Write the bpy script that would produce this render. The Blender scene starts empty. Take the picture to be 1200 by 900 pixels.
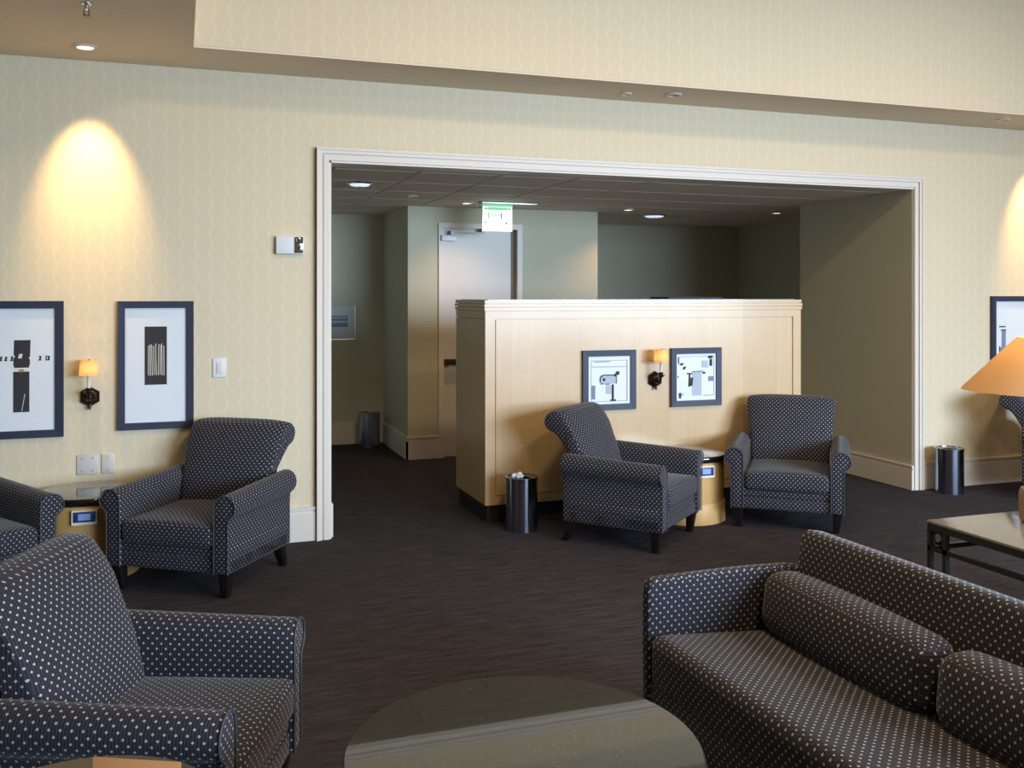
import bpy, math, random
from mathutils import Vector, Matrix
random.seed(7)
PI = math.pi
scn = bpy.context.scene
COL = scn.collection

# ------------------------------------------------------------------ camera, light, exposure
cam_data = bpy.data.cameras.new('camera')
cam = bpy.data.objects.new('camera', cam_data); COL.objects.link(cam)
cam.location = (0, 0, 1.52)
cam.rotation_euler = (PI/2, 0, -0.3357)
cam_data.sensor_fit = 'HORIZONTAL'; cam_data.sensor_width = 36
cam_data.lens = 36*1111/1200
cam_data.shift_y = -(450-346.2)/1200
cam_data.clip_start = 0.05
scn.camera = cam

scn.view_settings.view_transform = 'Standard'
scn.view_settings.look = 'None'
scn.view_settings.gamma = 1
scn.view_settings.use_curve_mapping = False
scn.view_settings.exposure = -0.04

world = bpy.data.worlds.new('world'); scn.world = world; world.use_nodes = True
world.node_tree.nodes['Background'].inputs[0].default_value = (0.70, 0.84, 1.0, 1)
world.node_tree.nodes['Background'].inputs[1].default_value = 1.5

def area_light(name, loc, rot, sx, sy, power, color, spread=180):
    d = bpy.data.lights.new(name, 'AREA'); d.shape = 'RECTANGLE'; d.size = sx; d.size_y = sy
    d.energy = power; d.color = color; d.spread = math.radians(spread)
    o = bpy.data.objects.new(name, d); COL.objects.link(o); o.location = loc; o.rotation_euler = rot
    return o
def spot_light(name, loc, target, power, color, angle, blend=1.0, radius=0.03):
    d = bpy.data.lights.new(name, 'SPOT'); d.energy = power; d.color = color
    d.spot_size = math.radians(angle); d.spot_blend = blend; d.shadow_soft_size = radius
    o = bpy.data.objects.new(name, d); COL.objects.link(o); o.location = loc
    o.rotation_euler = (Vector(target)-Vector(loc)).to_track_quat('-Z', 'Y').to_euler()
    return o
def point_light(name, loc, power, color, radius):
    d = bpy.data.lights.new(name, 'POINT'); d.energy = power; d.color = color; d.shadow_soft_size = radius
    o = bpy.data.objects.new(name, d); COL.objects.link(o); o.location = loc
    return o

# daylight entering the rear windows (they stand behind the camera, in the rear wall)
area_light('window_daylight_main', (5.8, -2.35, 1.95), (PI/2-.40, 0, .46), 6.0, 2.1, 450, (0.61, 0.78, 1.0), 105)
# unseen warm fill lights, added below the high ceiling for ambience
for lx, ly in ((1.6, .2), (5.0, .2), (1.8, 3.0), (5.0, 3.0)):
    area_light('ceiling_fill_light', (lx, ly, 3.88), (0, 0, 0), 0.5, 0.5, 50, (1.0, 0.70, 0.38))

# ------------------------------------------------------------------ materials
def srgb(r, g, b):
    def f(c):
        c /= 255.0
        return c/12.92 if c <= 0.04045 else ((c+0.055)/1.055)**2.4
    return (f(r), f(g), f(b), 1)

def new_mat(name):
    m = bpy.data.materials.new(name); m.use_nodes = True
    nt = m.node_tree
    return m, nt, nt.nodes['Principled BSDF']

def N(nt, typ, **kw):
    n = nt.nodes.new(typ)
    for k, v in kw.items(): setattr(n, k, v)
    return n
def M(nt, op, a, b=None, c=None):
    n = nt.nodes.new('ShaderNodeMath'); n.operation = op
    for i, v in enumerate((a, b, c)):
        if v is None: continue
        if isinstance(v, (int, float)): n.inputs[i].default_value = v
        else: nt.links.new(v, n.inputs[i])
    return n.outputs[0]
def mix(nt, fac, a, b):
    n = nt.nodes.new('ShaderNodeMix'); n.data_type = 'RGBA'
    for i, v in ((0, fac), (6, a), (7, b)):
        if isinstance(v, (int, float)): n.inputs[i].default_value = v
        elif isinstance(v, tuple): n.inputs[i].default_value = v
        else: nt.links.new(v, n.inputs[i])
    return n.outputs[2]
def noise(nt, vec, scale, detail=2, rough=.5):
    n = N(nt, 'ShaderNodeTexNoise'); n.inputs['Scale'].default_value = scale
    n.inputs['Detail'].default_value = detail; n.inputs['Roughness'].default_value = rough
    if vec: nt.links.new(vec, n.inputs['Vector'])
    return n.outputs['Fac']
def mapping(nt, vec, scale):
    n = N(nt, 'ShaderNodeMapping'); n.inputs['Scale'].default_value = scale
    nt.links.new(vec, n.inputs['Vector']); return n.outputs[0]
def bump(nt, bs, h, strength, dist=0.01):
    n = N(nt, 'ShaderNodeBump'); n.inputs['Strength'].default_value = strength
    n.inputs['Distance'].default_value = dist
    nt.links.new(h, n.inputs['Height']); nt.links.new(n.outputs[0], bs.inputs['Normal'])

def plain(name, col, rough=.5, metal=0, spec=.5, coat=0, vary=0.06, scale=30):
    m, nt, bs = new_mat(name)
    tc = N(nt, 'ShaderNodeTexCoord').outputs['Object']
    f = noise(nt, tc, scale, 3)
    d = tuple(c*(1-vary) for c in col[:3])+(1,); l = tuple(min(1, c*(1+vary)) for c in col[:3])+(1,)
    nt.links.new(mix(nt, f, d, l), bs.inputs['Base Color'])
    bs.inputs['Roughness'].default_value = rough; bs.inputs['Metallic'].default_value = metal
    bs.inputs['Specular IOR Level'].default_value = spec; bs.inputs['Coat Weight'].default_value = coat
    return m

def wallpaper():
    m, nt, bs = new_mat('wallpaper')
    tc = N(nt, 'ShaderNodeTexCoord').outputs['Object']
    sp = N(nt, 'ShaderNodeSeparateXYZ'); nt.links.new(tc, sp.inputs[0])
    x, z = sp.outputs[0], sp.outputs[2]
    def wave(pitch, amp, per, width, ph):
        w = M(nt, 'MULTIPLY', M(nt, 'SINE', M(nt, 'MULTIPLY', z, 2*PI/per)), amp)
        t = M(nt, 'ADD', M(nt, 'DIVIDE', M(nt, 'ADD', x, w), pitch), ph)
        d = M(nt, 'ABSOLUTE', M(nt, 'SUBTRACT', M(nt, 'FRACT', t), .5))
        s = N(nt, 'ShaderNodeMapRange'); s.interpolation_type = 'SMOOTHSTEP'
        nt.links.new(d, s.inputs[0]); s.inputs[1].default_value = 0; s.inputs[2].default_value = width
        s.inputs[3].default_value = 1; s.inputs[4].default_value = 0
        return s.outputs[0]
    a = wave(.17, .011, .128, .07, 0)
    b = wave(.17, -.011, .128, .07, .5)
    # soft round medallions between the waves
    cx = M(nt, 'SUBTRACT', M(nt, 'FRACT', M(nt, 'DIVIDE', x, .085)), .5)
    cz = M(nt, 'SUBTRACT', M(nt, 'FRACT', M(nt, 'DIVIDE', z, .128)), .5)
    r = M(nt, 'SQRT', M(nt, 'ADD', M(nt, 'MULTIPLY', cx, cx), M(nt, 'MULTIPLY', cz, cz)))
    ring = M(nt, 'COMPARE', r, .36, .09)
    fac = M(nt, 'MAXIMUM', a, b)
    base = mix(nt, M(nt, 'MULTIPLY', ring, .35), srgb(219, 207, 178), srgb(214, 201, 171))
    c = mix(nt, M(nt, 'MULTIPLY', fac, .5), base, srgb(228, 217, 190))
    nt.links.new(c, bs.inputs['Base Color'])
    bs.inputs['Roughness'].default_value = .62
    bs.inputs['Specular IOR Level'].default_value = .3
    bump(nt, bs, M(nt, 'ADD', fac, M(nt, 'MULTIPLY', noise(nt, tc, 260, 2), .5)), .04, .002)
    return m

def fabric():
    m, nt, bs = new_mat('dotted_upholstery')
    uv = N(nt, 'ShaderNodeUVMap').outputs[0]
    sp = N(nt, 'ShaderNodeSeparateXYZ'); nt.links.new(uv, sp.inputs[0])
    u, v = sp.outputs[0], sp.outputs[1]
    A, B = .0275, .030
    def lattice(off):
        du = M(nt, 'ABSOLUTE', M(nt, 'SUBTRACT', M(nt, 'FRACT', M(nt, 'ADD', M(nt, 'DIVIDE', u, A), off)), .5))
        dv = M(nt, 'ABSOLUTE', M(nt, 'SUBTRACT', M(nt, 'FRACT', M(nt, 'ADD', M(nt, 'DIVIDE', v, B), off)), .5))
        d = M(nt, 'ADD', M(nt, 'MULTIPLY', du, A), M(nt, 'MULTIPLY', dv, B))
        return M(nt, 'LESS_THAN', d, .0041)
    dots = M(nt, 'MAXIMUM', lattice(0), lattice(.5))
    st = M(nt, 'SINE', M(nt, 'MULTIPLY', u, 2*PI/.0085))
    stripe = M(nt, 'MULTIPLY_ADD', st, .5, .5)
    tc = N(nt, 'ShaderNodeTexCoord').outputs['Object']
    n = noise(nt, tc, 220, 3)
    c = mix(nt, stripe, (.007, .008, .013, 1), (.036, .039, .064, 1))
    c = mix(nt, M(nt, 'MULTIPLY', n, .5), c, (.025, .022, .028, 1))
    c = mix(nt, dots, c, (.40, .395, .39, 1))
    nt.links.new(c, bs.inputs['Base Color'])
    bs.inputs['Roughness'].default_value = .8
    bs.inputs['Specular IOR Level'].default_value = .25
    bs.inputs['Sheen Weight'].default_value = .15
    bs.inputs['Sheen Roughness'].default_value = .4
    bump(nt, bs, M(nt, 'ADD', M(nt, 'MULTIPLY', stripe, .5), dots), .25, .002)
    return m

def carpet():
    m, nt, bs = new_mat('carpet')
    tc = N(nt, 'ShaderNodeTexCoord').outputs['Object']
    n1 = noise(nt, mapping(nt, tc, (5, 42, 1)), 1.0, 4, .6)
    n2 = noise(nt, mapping(nt, tc, (26, 120, 1)), 1.0, 2, .6)
    f = M(nt, 'ADD', M(nt, 'MULTIPLY', n1, .7), M(nt, 'MULTIPLY', n2, .4))
    r = N(nt, 'ShaderNodeMapRange'); nt.links.new(f, r.inputs[0])
    r.inputs[1].default_value = .38; r.inputs[2].default_value = .72
    c = mix(nt, r.outputs[0], (.022, .020, .025, 1), (.062, .056, .064, 1))
    nt.links.new(c, bs.inputs['Base Color'])
    bs.inputs['Roughness'].default_value = .95; bs.inputs['Specular IOR Level'].default_value = .1
    bump(nt, bs, f, .5, .006)
    return m

def maple(name='maple_veneer', a=(218, 194, 154), b=(192, 162, 120), rough=.32, sheets=.30, coat=.35):
    m, nt, bs = new_mat(name)
    tc = N(nt, 'ShaderNodeTexCoord').outputs['Object']
    grain = noise(nt, mapping(nt, tc, (60, 60, 2.2)), 1.0, 4, .6)
    fig = noise(nt, mapping(nt, tc, (6, 6, 9)), 1.0, 3, .6)
    sp = N(nt, 'ShaderNodeSeparateXYZ'); nt.links.new(tc, sp.inputs[0])
    wn = N(nt, 'ShaderNodeTexWhiteNoise'); wn.noise_dimensions = '1D'
    nt.links.new(M(nt, 'FLOOR', M(nt, 'DIVIDE', sp.outputs[0], sheets)), wn.inputs['W'])
    f = M(nt, 'ADD', M(nt, 'MULTIPLY', grain, .45), M(nt, 'ADD', M(nt, 'MULTIPLY', fig, .30), M(nt, 'MULTIPLY', wn.outputs[0], .40)))
    nt.links.new(mix(nt, f, srgb(*a), srgb(*b)), bs.inputs['Base Color'])
    bs.inputs['Roughness'].default_value = rough
    bs.inputs['Coat Weight'].default_value = coat; bs.inputs['Coat Roughness'].default_value = .22
    return m

def stone(name, a, b, rough=.06, ior=1.9, speck=.93):
    m, nt, bs = new_mat(name)
    tc = N(nt, 'ShaderNodeTexCoord').outputs['Object']
    n1 = noise(nt, tc, 40, 4, .7); n2 = noise(nt, tc, 260, 1)
    c = mix(nt, n1, a, b)
    c = mix(nt, M(nt, 'GREATER_THAN', n2, .74), c, tuple(min(1, x*5+.03) for x in b[:3])+(1,))
    nt.links.new(c, bs.inputs['Base Color'])
    bs.inputs['Roughness'].default_value = rough; bs.inputs['IOR'].default_value = ior
    return m

def shade_mat(name, col, trans=.6):
    m, nt, bs = new_mat(name)
    tc = N(nt, 'ShaderNodeTexCoord').outputs['Object']
    w = noise(nt, mapping(nt, tc, (300, 300, 60)), 1, 2)
    c = mix(nt, w, tuple(x*.92 for x in col[:3])+(1,), col)
    tr = N(nt, 'ShaderNodeBsdfTranslucent'); nt.links.new(c, tr.inputs[0])
    nt.links.new(c, bs.inputs['Base Color']); bs.inputs['Roughness'].default_value = .8
    ms = N(nt, 'ShaderNodeMixShader'); ms.inputs[0].default_value = trans
    nt.links.new(bs.outputs[0], ms.inputs[1]); nt.links.new(tr.outputs[0], ms.inputs[2])
    nt.links.new(ms.outputs[0], nt.nodes['Material Output'].inputs[0])
    return m

def emit(name, col, strength):
    m, nt, bs = new_mat(name)
    bs.inputs['Base Color'].default_value = col
    bs.inputs['Emission Color'].default_value = col; bs.inputs['Emission Strength'].default_value = strength
    return m

def glass(name, tint=(1, 1, 1, 1), rough=0.02):
    m, nt, bs = new_mat(name)
    bs.inputs['Base Color'].default_value = tint; bs.inputs['Transmission Weight'].default_value = 1
    bs.inputs['Roughness'].default_value = rough; bs.inputs['IOR'].default_value = 1.45
    return m

WALLP = wallpaper(); FAB = fabric(); CARPET = carpet(); MAPLE = maple()
DRUMWOOD = maple('honey_veneer', (214, 176, 112), (190, 148, 88), .5, 2.0, .05)
TRIMM = plain('white_trim_paint', srgb(220, 214, 204), .45, vary=.02)
SOFFIT = plain('soffit_paint', srgb(232, 214, 188), .8, vary=.03, scale=3)
HALLW = plain('hall_wall_paint', srgb(196, 194, 172), .75, vary=.03, scale=6)
TILE = plain('ceiling_tile', srgb(222, 208, 192), .85, vary=.06, scale=90)
DOORP = plain('door_paint', srgb(214, 212, 206), .45, vary=.02, scale=5)
ESPRESSO = plain('espresso_wood', (.010, .007, .007, 1), .3, vary=.2, scale=20)
LACQ = plain('black_lacquer', (.012, .009, .010, 1), .08, spec=.7, coat=.6, vary=.1)
FRAMEM = plain('navy_frame_wood', (.022, .028, .062, 1), .5, vary=.15, scale=60)
MAT = plain('mat_board', srgb(222, 230, 236), .5, vary=.015)
INK = plain('charcoal_ink', (.025, .024, .028, 1), .7, vary=.4, scale=80)
INKBR = plain('grey_blue_wash', srgb(120, 135, 165), .7, vary=.15, scale=60)
PALE = plain('pale_wash', srgb(176, 190, 205), .7, vary=.08, scale=50)
CREAM = plain('cream_mark', srgb(225, 218, 205), .7, vary=.08)
BRONZE = plain('dark_bronze', (.035, .018, .014, 1), .28, metal=.7, vary=.2)
CANDLE = plain('ivory_candle_sleeve', srgb(235, 222, 200), .5, vary=.03)
CHROME = plain('polished_steel', (.62, .63, .66, 1), .07, metal=1, vary=.03)
def brushed(name, col):
    m, nt, bs = new_mat(name)
    tc = N(nt, 'ShaderNodeTexCoord').outputs['Object']
    f = noise(nt, mapping(nt, tc, (2, 2, 400)), 1, 2)
    nt.links.new(mix(nt, f, tuple(c*.9 for c in col[:3])+(1,), col), bs.inputs['Base Color'])
    bs.inputs['Metallic'].default_value = 1; bs.inputs['Roughness'].default_value = .15
    bs.inputs['Anisotropic'].default_value = .95; bs.inputs['Anisotropic Rotation'].default_value = .25
    tg = N(nt, 'ShaderNodeTangent'); tg.direction_type = 'RADIAL'; tg.axis = 'Z'
    nt.links.new(tg.outputs[0], bs.inputs['Tangent'])
    return m
BRUSHED = brushed('brushed_steel', (.36, .38, .47, 1))
SATIN = plain('satin_steel', (.5, .5, .5, 1), .32, metal=1, vary=.05)
DARKM = plain('dark_metal', (.03, .027, .026, 1), .4, metal=.3, vary=.1)
BLACK = plain('black_plinth', (.012, .011, .012, 1), .6, vary=.1)
PLATE = plain('white_plastic', srgb(222, 226, 232), .4, vary=.01)
STEELP = plain('blank_steel_plate', srgb(206, 202, 196), .45, metal=.1, vary=.05)
BLUEL = plain('blue_label', srgb(40, 62, 120), .3, vary=.1)
BLUEP = plain('pale_blue_print', srgb(140, 165, 220), .4, vary=.2, scale=200)
STONE = stone('dark_green_granite', (.026, .025, .018, 1), (.045, .043, .032, 1), .025, 1.75)
GREYST = stone('grey_stone_top', (.24, .22, .20, 1), (.30, .28, .25, 1), .12, 1.8)
SHADE_S = shade_mat('sconce_shade_fabric', (.98, .82, .52, 1), .7)
SHADE_L = shade_mat('lamp_shade_fabric', srgb(234, 200, 152), .45)
BULB = emit('lit_bulb', (1, .78, .45, 1), 12)
DLITE = emit('downlight_lens', (1, .80, .55, 1), 3.5)
COOLD = emit('cool_lens', (.72, .82, 1.0, 1), .9)
SIGNW = emit('lit_sign_face', (.80, 1.0, .92, 1), 1.1)
SIGNG = emit('lit_sign_green', (.22, .62, .26, 1), .6)
SIGND = plain('sign_dark_marks', (.05, .10, .08, 1), .5)
ACRY = glass('green_edge_acrylic', (.85, 1, .92, 1))
TISSUE = plain('white_tissue', srgb(235, 238, 245), .7, vary=.03)
LTWOOD = plain('light_tan_card', srgb(176, 138, 94), .5, vary=.08)
TERRA = plain('brown_ceramic', srgb(150, 120, 92), .3, vary=.12, scale=40)
GREENG = plain('green_glaze', srgb(70, 92, 50), .3, vary=.2, scale=40)

# ------------------------------------------------------------------ mesh helpers
class MB:
    def __init__(s): s.v = []; s.f = []; s.uv = []
    def add(s, vs, fs, uvs=None):
        b = len(s.v); s.v += [tuple(p) for p in vs]
        for i, f in enumerate(fs):
            s.f.append([b+k for k in f])
            if uvs: s.uv.append(uvs[i])
            else:
                P = [Vector(vs[k]) for k in f]
                n = Vector((0, 0, 0))
                for k in range(len(P)):
                    a, c = P[k], P[(k+1) % len(P)]; n += a.cross(c)
                ax = max(range(3), key=lambda q: abs(n[q]))
                s.uv.append([{0: (p.y, p.z), 1: (p.x, p.z), 2: (p.x, p.y)}[ax] for p in P])
        return s
    def box(s, x0, x1, y0, y1, z0, z1):
        vs = [(x, y, z) for z in (z0, z1) for y in (y0, y1) for x in (x0, x1)]
        return s.add(vs, [(0, 2, 3, 1), (4, 5, 7, 6), (0, 1, 5, 4), (2, 6, 7, 3), (0, 4, 6, 2), (1, 3, 7, 5)])
    def hexa(s, lo, hi):      # lo, hi: four points each, counter-clockwise seen from above
        vs = list(lo)+list(hi)
        return s.add(vs, [(3, 2, 1, 0), (4, 5, 6, 7), (0, 1, 5, 4), (1, 2, 6, 5), (2, 3, 7, 6), (3, 0, 4, 7)])
    def lathe(s, prof, n=48, c=(0, 0), axis='z', off=0):
        vs = []; m = len(prof)
        for i in range(n):
            a = 2*PI*i/n
            for r, z in prof:
                if axis == 'z': vs.append((c[0]+r*math.cos(a), c[1]+r*math.sin(a), z))
                else: vs.append((c[0]+r*math.cos(a), off+z, c[1]+r*math.sin(a)))
        fs = []; uvs = []
        L = [0]
        for k in range(1, m): L.append(L[-1]+math.hypot(prof[k][0]-prof[k-1][0], prof[k][1]-prof[k-1][1]))
        R = max(p[0] for p in prof)
        for i in range(n):
            j = (i+1) % n
            for k in range(m-1):
                q = (i*m+k, j*m+k, j*m+k+1, i*m+k+1)
                if axis != 'z': q = q[::-1]
                fs.append(q)
                u0, u1 = 2*PI*R*i/n, 2*PI*R*(i+1)/n
                w = [(u0, L[k]), (u1, L[k]), (u1, L[k+1]), (u0, L[k+1])]
                uvs.append(w if axis == 'z' else w[::-1])
        s.add(vs, fs, uvs)
        for k in (0, m-1):
            if prof[k][0] > 1e-6:
                f = [i*m+k for i in range(n)]
                if (k == 0) == (axis == 'z'): f = f[::-1]
                b = len(s.v)-n*m
                s.f.append([b+q for q in f]); s.uv.append([(vs[q][0], vs[q][1] if axis == 'z' else vs[q][2]) for q in f])
        return s
    def tube(s, pts, r, n=10, cap=True):
        P = [Vector(p) for p in pts]; m = len(P); vs = []
        up = None
        for i, p in enumerate(P):
            t = (P[min(i+1, m-1)]-P[max(i-1, 0)]).normalized()
            if up is None:
                up = Vector((0, 0, 1)) if abs(t.z) < .9 else Vector((1, 0, 0))
            a = (up-t*up.dot(t)).normalized(); b = t.cross(a); up = a
            rr = r[i] if isinstance(r, (list, tuple)) else r
            for k in range(n):
                an = 2*PI*k/n; vs.append(p+(a*math.cos(an)+b*math.sin(an))*rr)
        fs = [(i*n+k, i*n+(k+1) % n, (i+1)*n+(k+1) % n, (i+1)*n+k) for i in range(m-1) for k in range(n)]
        if cap: fs += [tuple(range(n))[::-1], tuple((m-1)*n+k for k in range(n))]
        return s.add(vs, fs)
    def sphere(s, c, r, n=16, sz=1.0):
        prof = [(max(0, r*math.sin(PI*k/8)), c[2]-r*sz*math.cos(PI*k/8)) for k in range(9)]
        prof[0] = (0, prof[0][1]); prof[-1] = (0, prof[-1][1])
        return s.lathe(prof, n, (c[0], c[1]))
    def prism(s, prof, axis, a0, a1, m=1, warp=None, vflip=False):
        """closed 2D profile swept along an axis; the cloth runs round the profile by arc length"""
        n = len(prof); L = [0]
        for k in range(n):
            q, p = prof[(k+1) % n], prof[k]; L.append(L[-1]+math.hypot(q[0]-p[0], q[1]-p[1]))
        vs = []
        for i in range(m+1):
            t = a0+(a1-a0)*i/m
            for p in prof:
                v = (t, p[0], p[1]) if axis == 'x' else (p[0], t, p[1])
                vs.append(warp(Vector(v), i/m*2-1) if warp else Vector(v))
        area = sum(prof[k][0]*prof[(k+1) % n][1]-prof[(k+1) % n][0]*prof[k][1] for k in range(n))
        fl = (area > 0) == (axis == 'y')
        fs = []; uvs = []
        for i in range(m):
            for k in range(n):
                j = (k+1) % n
                q = [i*n+k, i*n+j, (i+1)*n+j, (i+1)*n+k]
                ai = 0 if axis == 'x' else 1
                w = [(vs[q[0]][ai], L[k]), (vs[q[1]][ai], L[k+1]), (vs[q[2]][ai], L[k+1]), (vs[q[3]][ai], L[k])]
                if fl: q = q[::-1]; w = w[::-1]
                fs.append(tuple(q)); uvs.append(w)
        for i in (0, m):
            q = [i*n+k for k in range(n)]
            if (i == m) == fl: q = q[::-1]
            fs.append(tuple(q))
            uvs.append([((vs[k].y if axis == 'x' else vs[k].x), vs[k].z) for k in q])
        return s.add(vs, fs, uvs)
    def rbox(s, x0, x1, y0, y1, z0, z1, r, n=8, puff=(0, 0, 0), fn=None):
        """soft rounded box (cushions)"""
        c = Vector(((x0+x1)/2, (y0+y1)/2, (z0+z1)/2)); h = Vector(((x1-x0)/2, (y1-y0)/2, (z1-z0)/2))
        for ax in range(3):
            for sg in (-1, 1):
                b, d = [(1, 2), (2, 0), (0, 1)][ax]
                def samp(H):
                    rr = min(r, H*.999); e = [-H+rr*(1-math.cos(PI/2*k/4)) for k in range(5)]
                    inner = [-H+rr+(2*H-2*rr)*k/n for k in range(1, n)]
                    return e+inner+[-q for q in e[::-1]]
                U, V = samp(h[b]), samp(h[d])
                vs = []; nv = len(V); uvp = []
                for u in U:
                    for v in V:
                        p = Vector((0, 0, 0)); p[ax] = sg*h[ax]; p[b] = u; p[d] = v
                        inn = Vector([max(-(h[q]-min(r, h[q])), min(h[q]-min(r, h[q]), p[q])) for q in range(3)])
                        dd = p-inn
                        if dd.length > 1e-9: p = inn+dd.normalized()*r if min(h) >= r else inn+dd.normalized()*min(r, min(h))
                        w = Vector((p[0]/h[0], p[1]/h[1], p[2]/h[2]))
                        for q in range(3):
                            o1, o2 = [t for t in range(3) if t != q]
                            p[q] += puff[q]*w[q]*max(0, 1-w[o1]**2)*max(0, 1-w[o2]**2)
                        if fn: p = fn(p, w)
                        vs.append(c+p)
                        if ax == 2: uvp.append((u, v))
                        elif ax == 1: uvp.append((u if False else p.x, sg*(h[1]+(h[2]-p.z))))
                        else: uvp.append((sg*(h[0]+h[2]-p.z), p.y))
                fs = []; uvs = []
                for i in range(len(U)-1):
                    for j in range(nv-1):
                        q = (i*nv+j, (i+1)*nv+j, (i+1)*nv+j+1, i*nv+j+1)
                        if sg < 0: q = q[::-1]
                        fs.append(q); uvs.append([uvp[k] for k in q])
                s.add(vs, fs, uvs)
        return s
    def build(s, name, mat, parent=None, smooth=True, bevel=0, weld=False, angle=38, seg=3):
        me = bpy.data.meshes.new(name); me.from_pydata(s.v, [], s.f)
        uvl = me.uv_layers.new(name='UVMap'); k = 0
        flat = []
        for u in s.uv: flat += u
        for i, d in enumerate(uvl.data): d.uv = flat[i]
        me.materials.append(mat)
        me.validate(); me.update()
        if weld:
            import bmesh
            bm = bmesh.new(); bm.from_mesh(me); bmesh.ops.remove_doubles(bm, verts=bm.verts, dist=2e-4); bm.to_mesh(me); bm.free()
        if smooth:
            me.shade_smooth()
            if not bevel: me.set_sharp_from_angle(angle=math.radians(angle))
        o = bpy.data.objects.new(name, me); COL.objects.link(o)
        if parent: o.parent = parent
        if bevel:
            b = o.modifiers.new('bevel', 'BEVEL'); b.width = bevel; b.segments = seg; b.limit_method = 'ANGLE'
            b.angle_limit = math.radians(40); b.harden_normals = False
        return o

def tag(o, label, cat, group=None, kind=None):
    o['label'] = label; o['category'] = cat
    if group: o['group'] = group
    if kind: o['kind'] = kind
    return o
def thing(name, label, cat, loc=(0, 0, 0), rz=0, group=None):
    o = bpy.data.objects.new(name, None); COL.objects.link(o)
    o.location = loc; o.rotation_euler = (0, 0, rz); o.empty_display_size = .1
    return tag(o, label, cat, group)
def struct(name, mb, mat, label=None, cat=None, **kw):
    o = mb.build(name, mat, **kw); o['kind'] = 'structure'
    if label: o['label'] = label
    if cat: o['category'] = cat
    return o
def copy_tree(o, parent=None):
    c = o.copy(); COL.objects.link(c); c.parent = parent
    for ch in list(o.children): copy_tree(ch, c)
    return c
def again(src, label, loc, rz, group=None):
    c = copy_tree(src); c.location = loc; c.rotation_euler = (0, 0, rz); c['label'] = label
    if group: c['group'] = group
    return c

# ------------------------------------------------------------------ the setting
W = 5.97; ZC = 2.874; ZH = 2.36; XL = .872; XR = 5.40; T = .15; TOP = 3.95
XMIN, XMAX, YMIN = -3.2, 9.6, -3.7
struct('floor', MB().box(XMIN-.2, XMAX+.2, YMIN-.2, 10.4, -.1, 0), CARPET, 'dark grey-brown carpet with a fine ripple pattern', 'carpet floor', smooth=False)
mb = MB()
mb.box(XMIN, XL, W, W+T, 0, TOP); mb.box(XR, XMAX, W, W+T, 0, TOP); mb.box(XL, XR, W, W+T, ZH, TOP)
struct('wall_back', mb, WALLP, 'cream wallpapered wall with a wide cased opening', 'wall', smooth=False)
mb = MB().box(.064, XMAX, 5.455, W-.002, ZC+.012, TOP)
struct('wall_bulkhead', mb, WALLP, 'cream wallpapered bulkhead face above the soffit', 'wall', smooth=False)
mb = MB(); mb.box(.064, XMAX, 5.455, W-.002, ZC, ZC+.011); mb.box(XMIN, .064, YMIN, W-.002, ZC, TOP)
struct('ceiling', mb, SOFFIT, 'low tan painted ceiling and soffit strip', 'ceiling', smooth=False)
struct('ceiling_raised', MB().box(.064, XMAX, YMIN, 5.455, TOP, TOP+.1), SOFFIT, smooth=False)
struct('wall_left', MB().box(XMIN-.15, XMIN, YMIN, W, 0, TOP), WALLP, smooth=False)
struct('wall_right', MB().box(XMAX, XMAX+.15, YMIN, W, 0, TOP), WALLP, smooth=False)
# rear wall with two window bands (behind the camera)
mb = MB()
zz0, zz1 = .85, 3.05
mb.box(XMIN, XMAX, YMIN-.15, YMIN, 0, zz0); mb.box(XMIN, XMAX, YMIN-.15, YMIN, zz1, TOP)
mb.box(XMIN, 2.0, YMIN-.15, YMIN, zz0, zz1); mb.box(5.5, 5.7, YMIN-.15, YMIN, zz0, zz1); mb.box(9.1, XMAX, YMIN-.15, YMIN, zz0, zz1)
struct('wall_rear', mb, WALLP, smooth=False)
for i, (a, b) in enumerate(((2.0, 5.5), (5.7, 9.1))):
    f = MB(); k = 4
    for j in range(k+1):
        x = a+(b-a)*j/k; f.box(max(a, x-.03), min(b, x+.03), YMIN-.10, YMIN-.04, zz0, zz1)
    f.box(a, b, YMIN-.10, YMIN-.04, zz0, zz0+.05); f.box(a, b, YMIN-.10, YMIN-.04, zz1-.05, zz1)
    struct('window_%d' % (i+1), f, TRIMM, smooth=False)

# casing of the opening: stepped profile
def casing():
    mb = MB()
    steps = ((0, .080, .016), (.003, .036, .026), (.044, .080, .032), (.066, .080, .040))
    for a, b, d in steps:
        mb.box(XL-b, XL-a, W-d, W+.001, .0, ZH+b)
        mb.box(XR+a, XR+b, W-d, W+.001, .0, ZH+b)
        mb.box(XL-a, XR+a, W-d, W+.001, ZH+a, ZH+b)
    # jamb lining
    mb.box(XL-.001, XL+.012, W-.015, W+T+.01, 0, ZH)
    mb.box(XL, XR, W-.015, W+T+.01, ZH-.012, ZH+.001)
    return mb
struct('trim_1', casing(), TRIMM, 'white moulded casing around the wide opening', 'door casing', smooth=False)
def base_x(x0, x1, y, h=.21, d=.018):      # board on a wall facing -Y
    m = MB(); m.box(x0, x1, y-d, y, 0, h*.82); m.box(x0, x1, y-d*.7, y, h*.82, h*.93); m.box(x0, x1, y-d*1.1, y, h*.93, h); return m
def base_y(y0, y1, x, sg, h=.21, d=.018):
    m = MB()
    for a, z0, z1 in ((1, 0, h*.82), (.7, h*.82, h*.93), (1.1, h*.93, h)):
        xa = x+sg*d*a; m.box(min(x, xa), max(x, xa), y0, y1, z0, z1)
    return m
struct('baseboard_left', base_x(XMIN, XL-.08, W), TRIMM, 'white baseboard left of the opening', 'baseboard', smooth=False)
struct('baseboard_right', base_x(XR+.08, XMAX, W), TRIMM, 'white baseboard right of the opening', 'baseboard', smooth=False)
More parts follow.
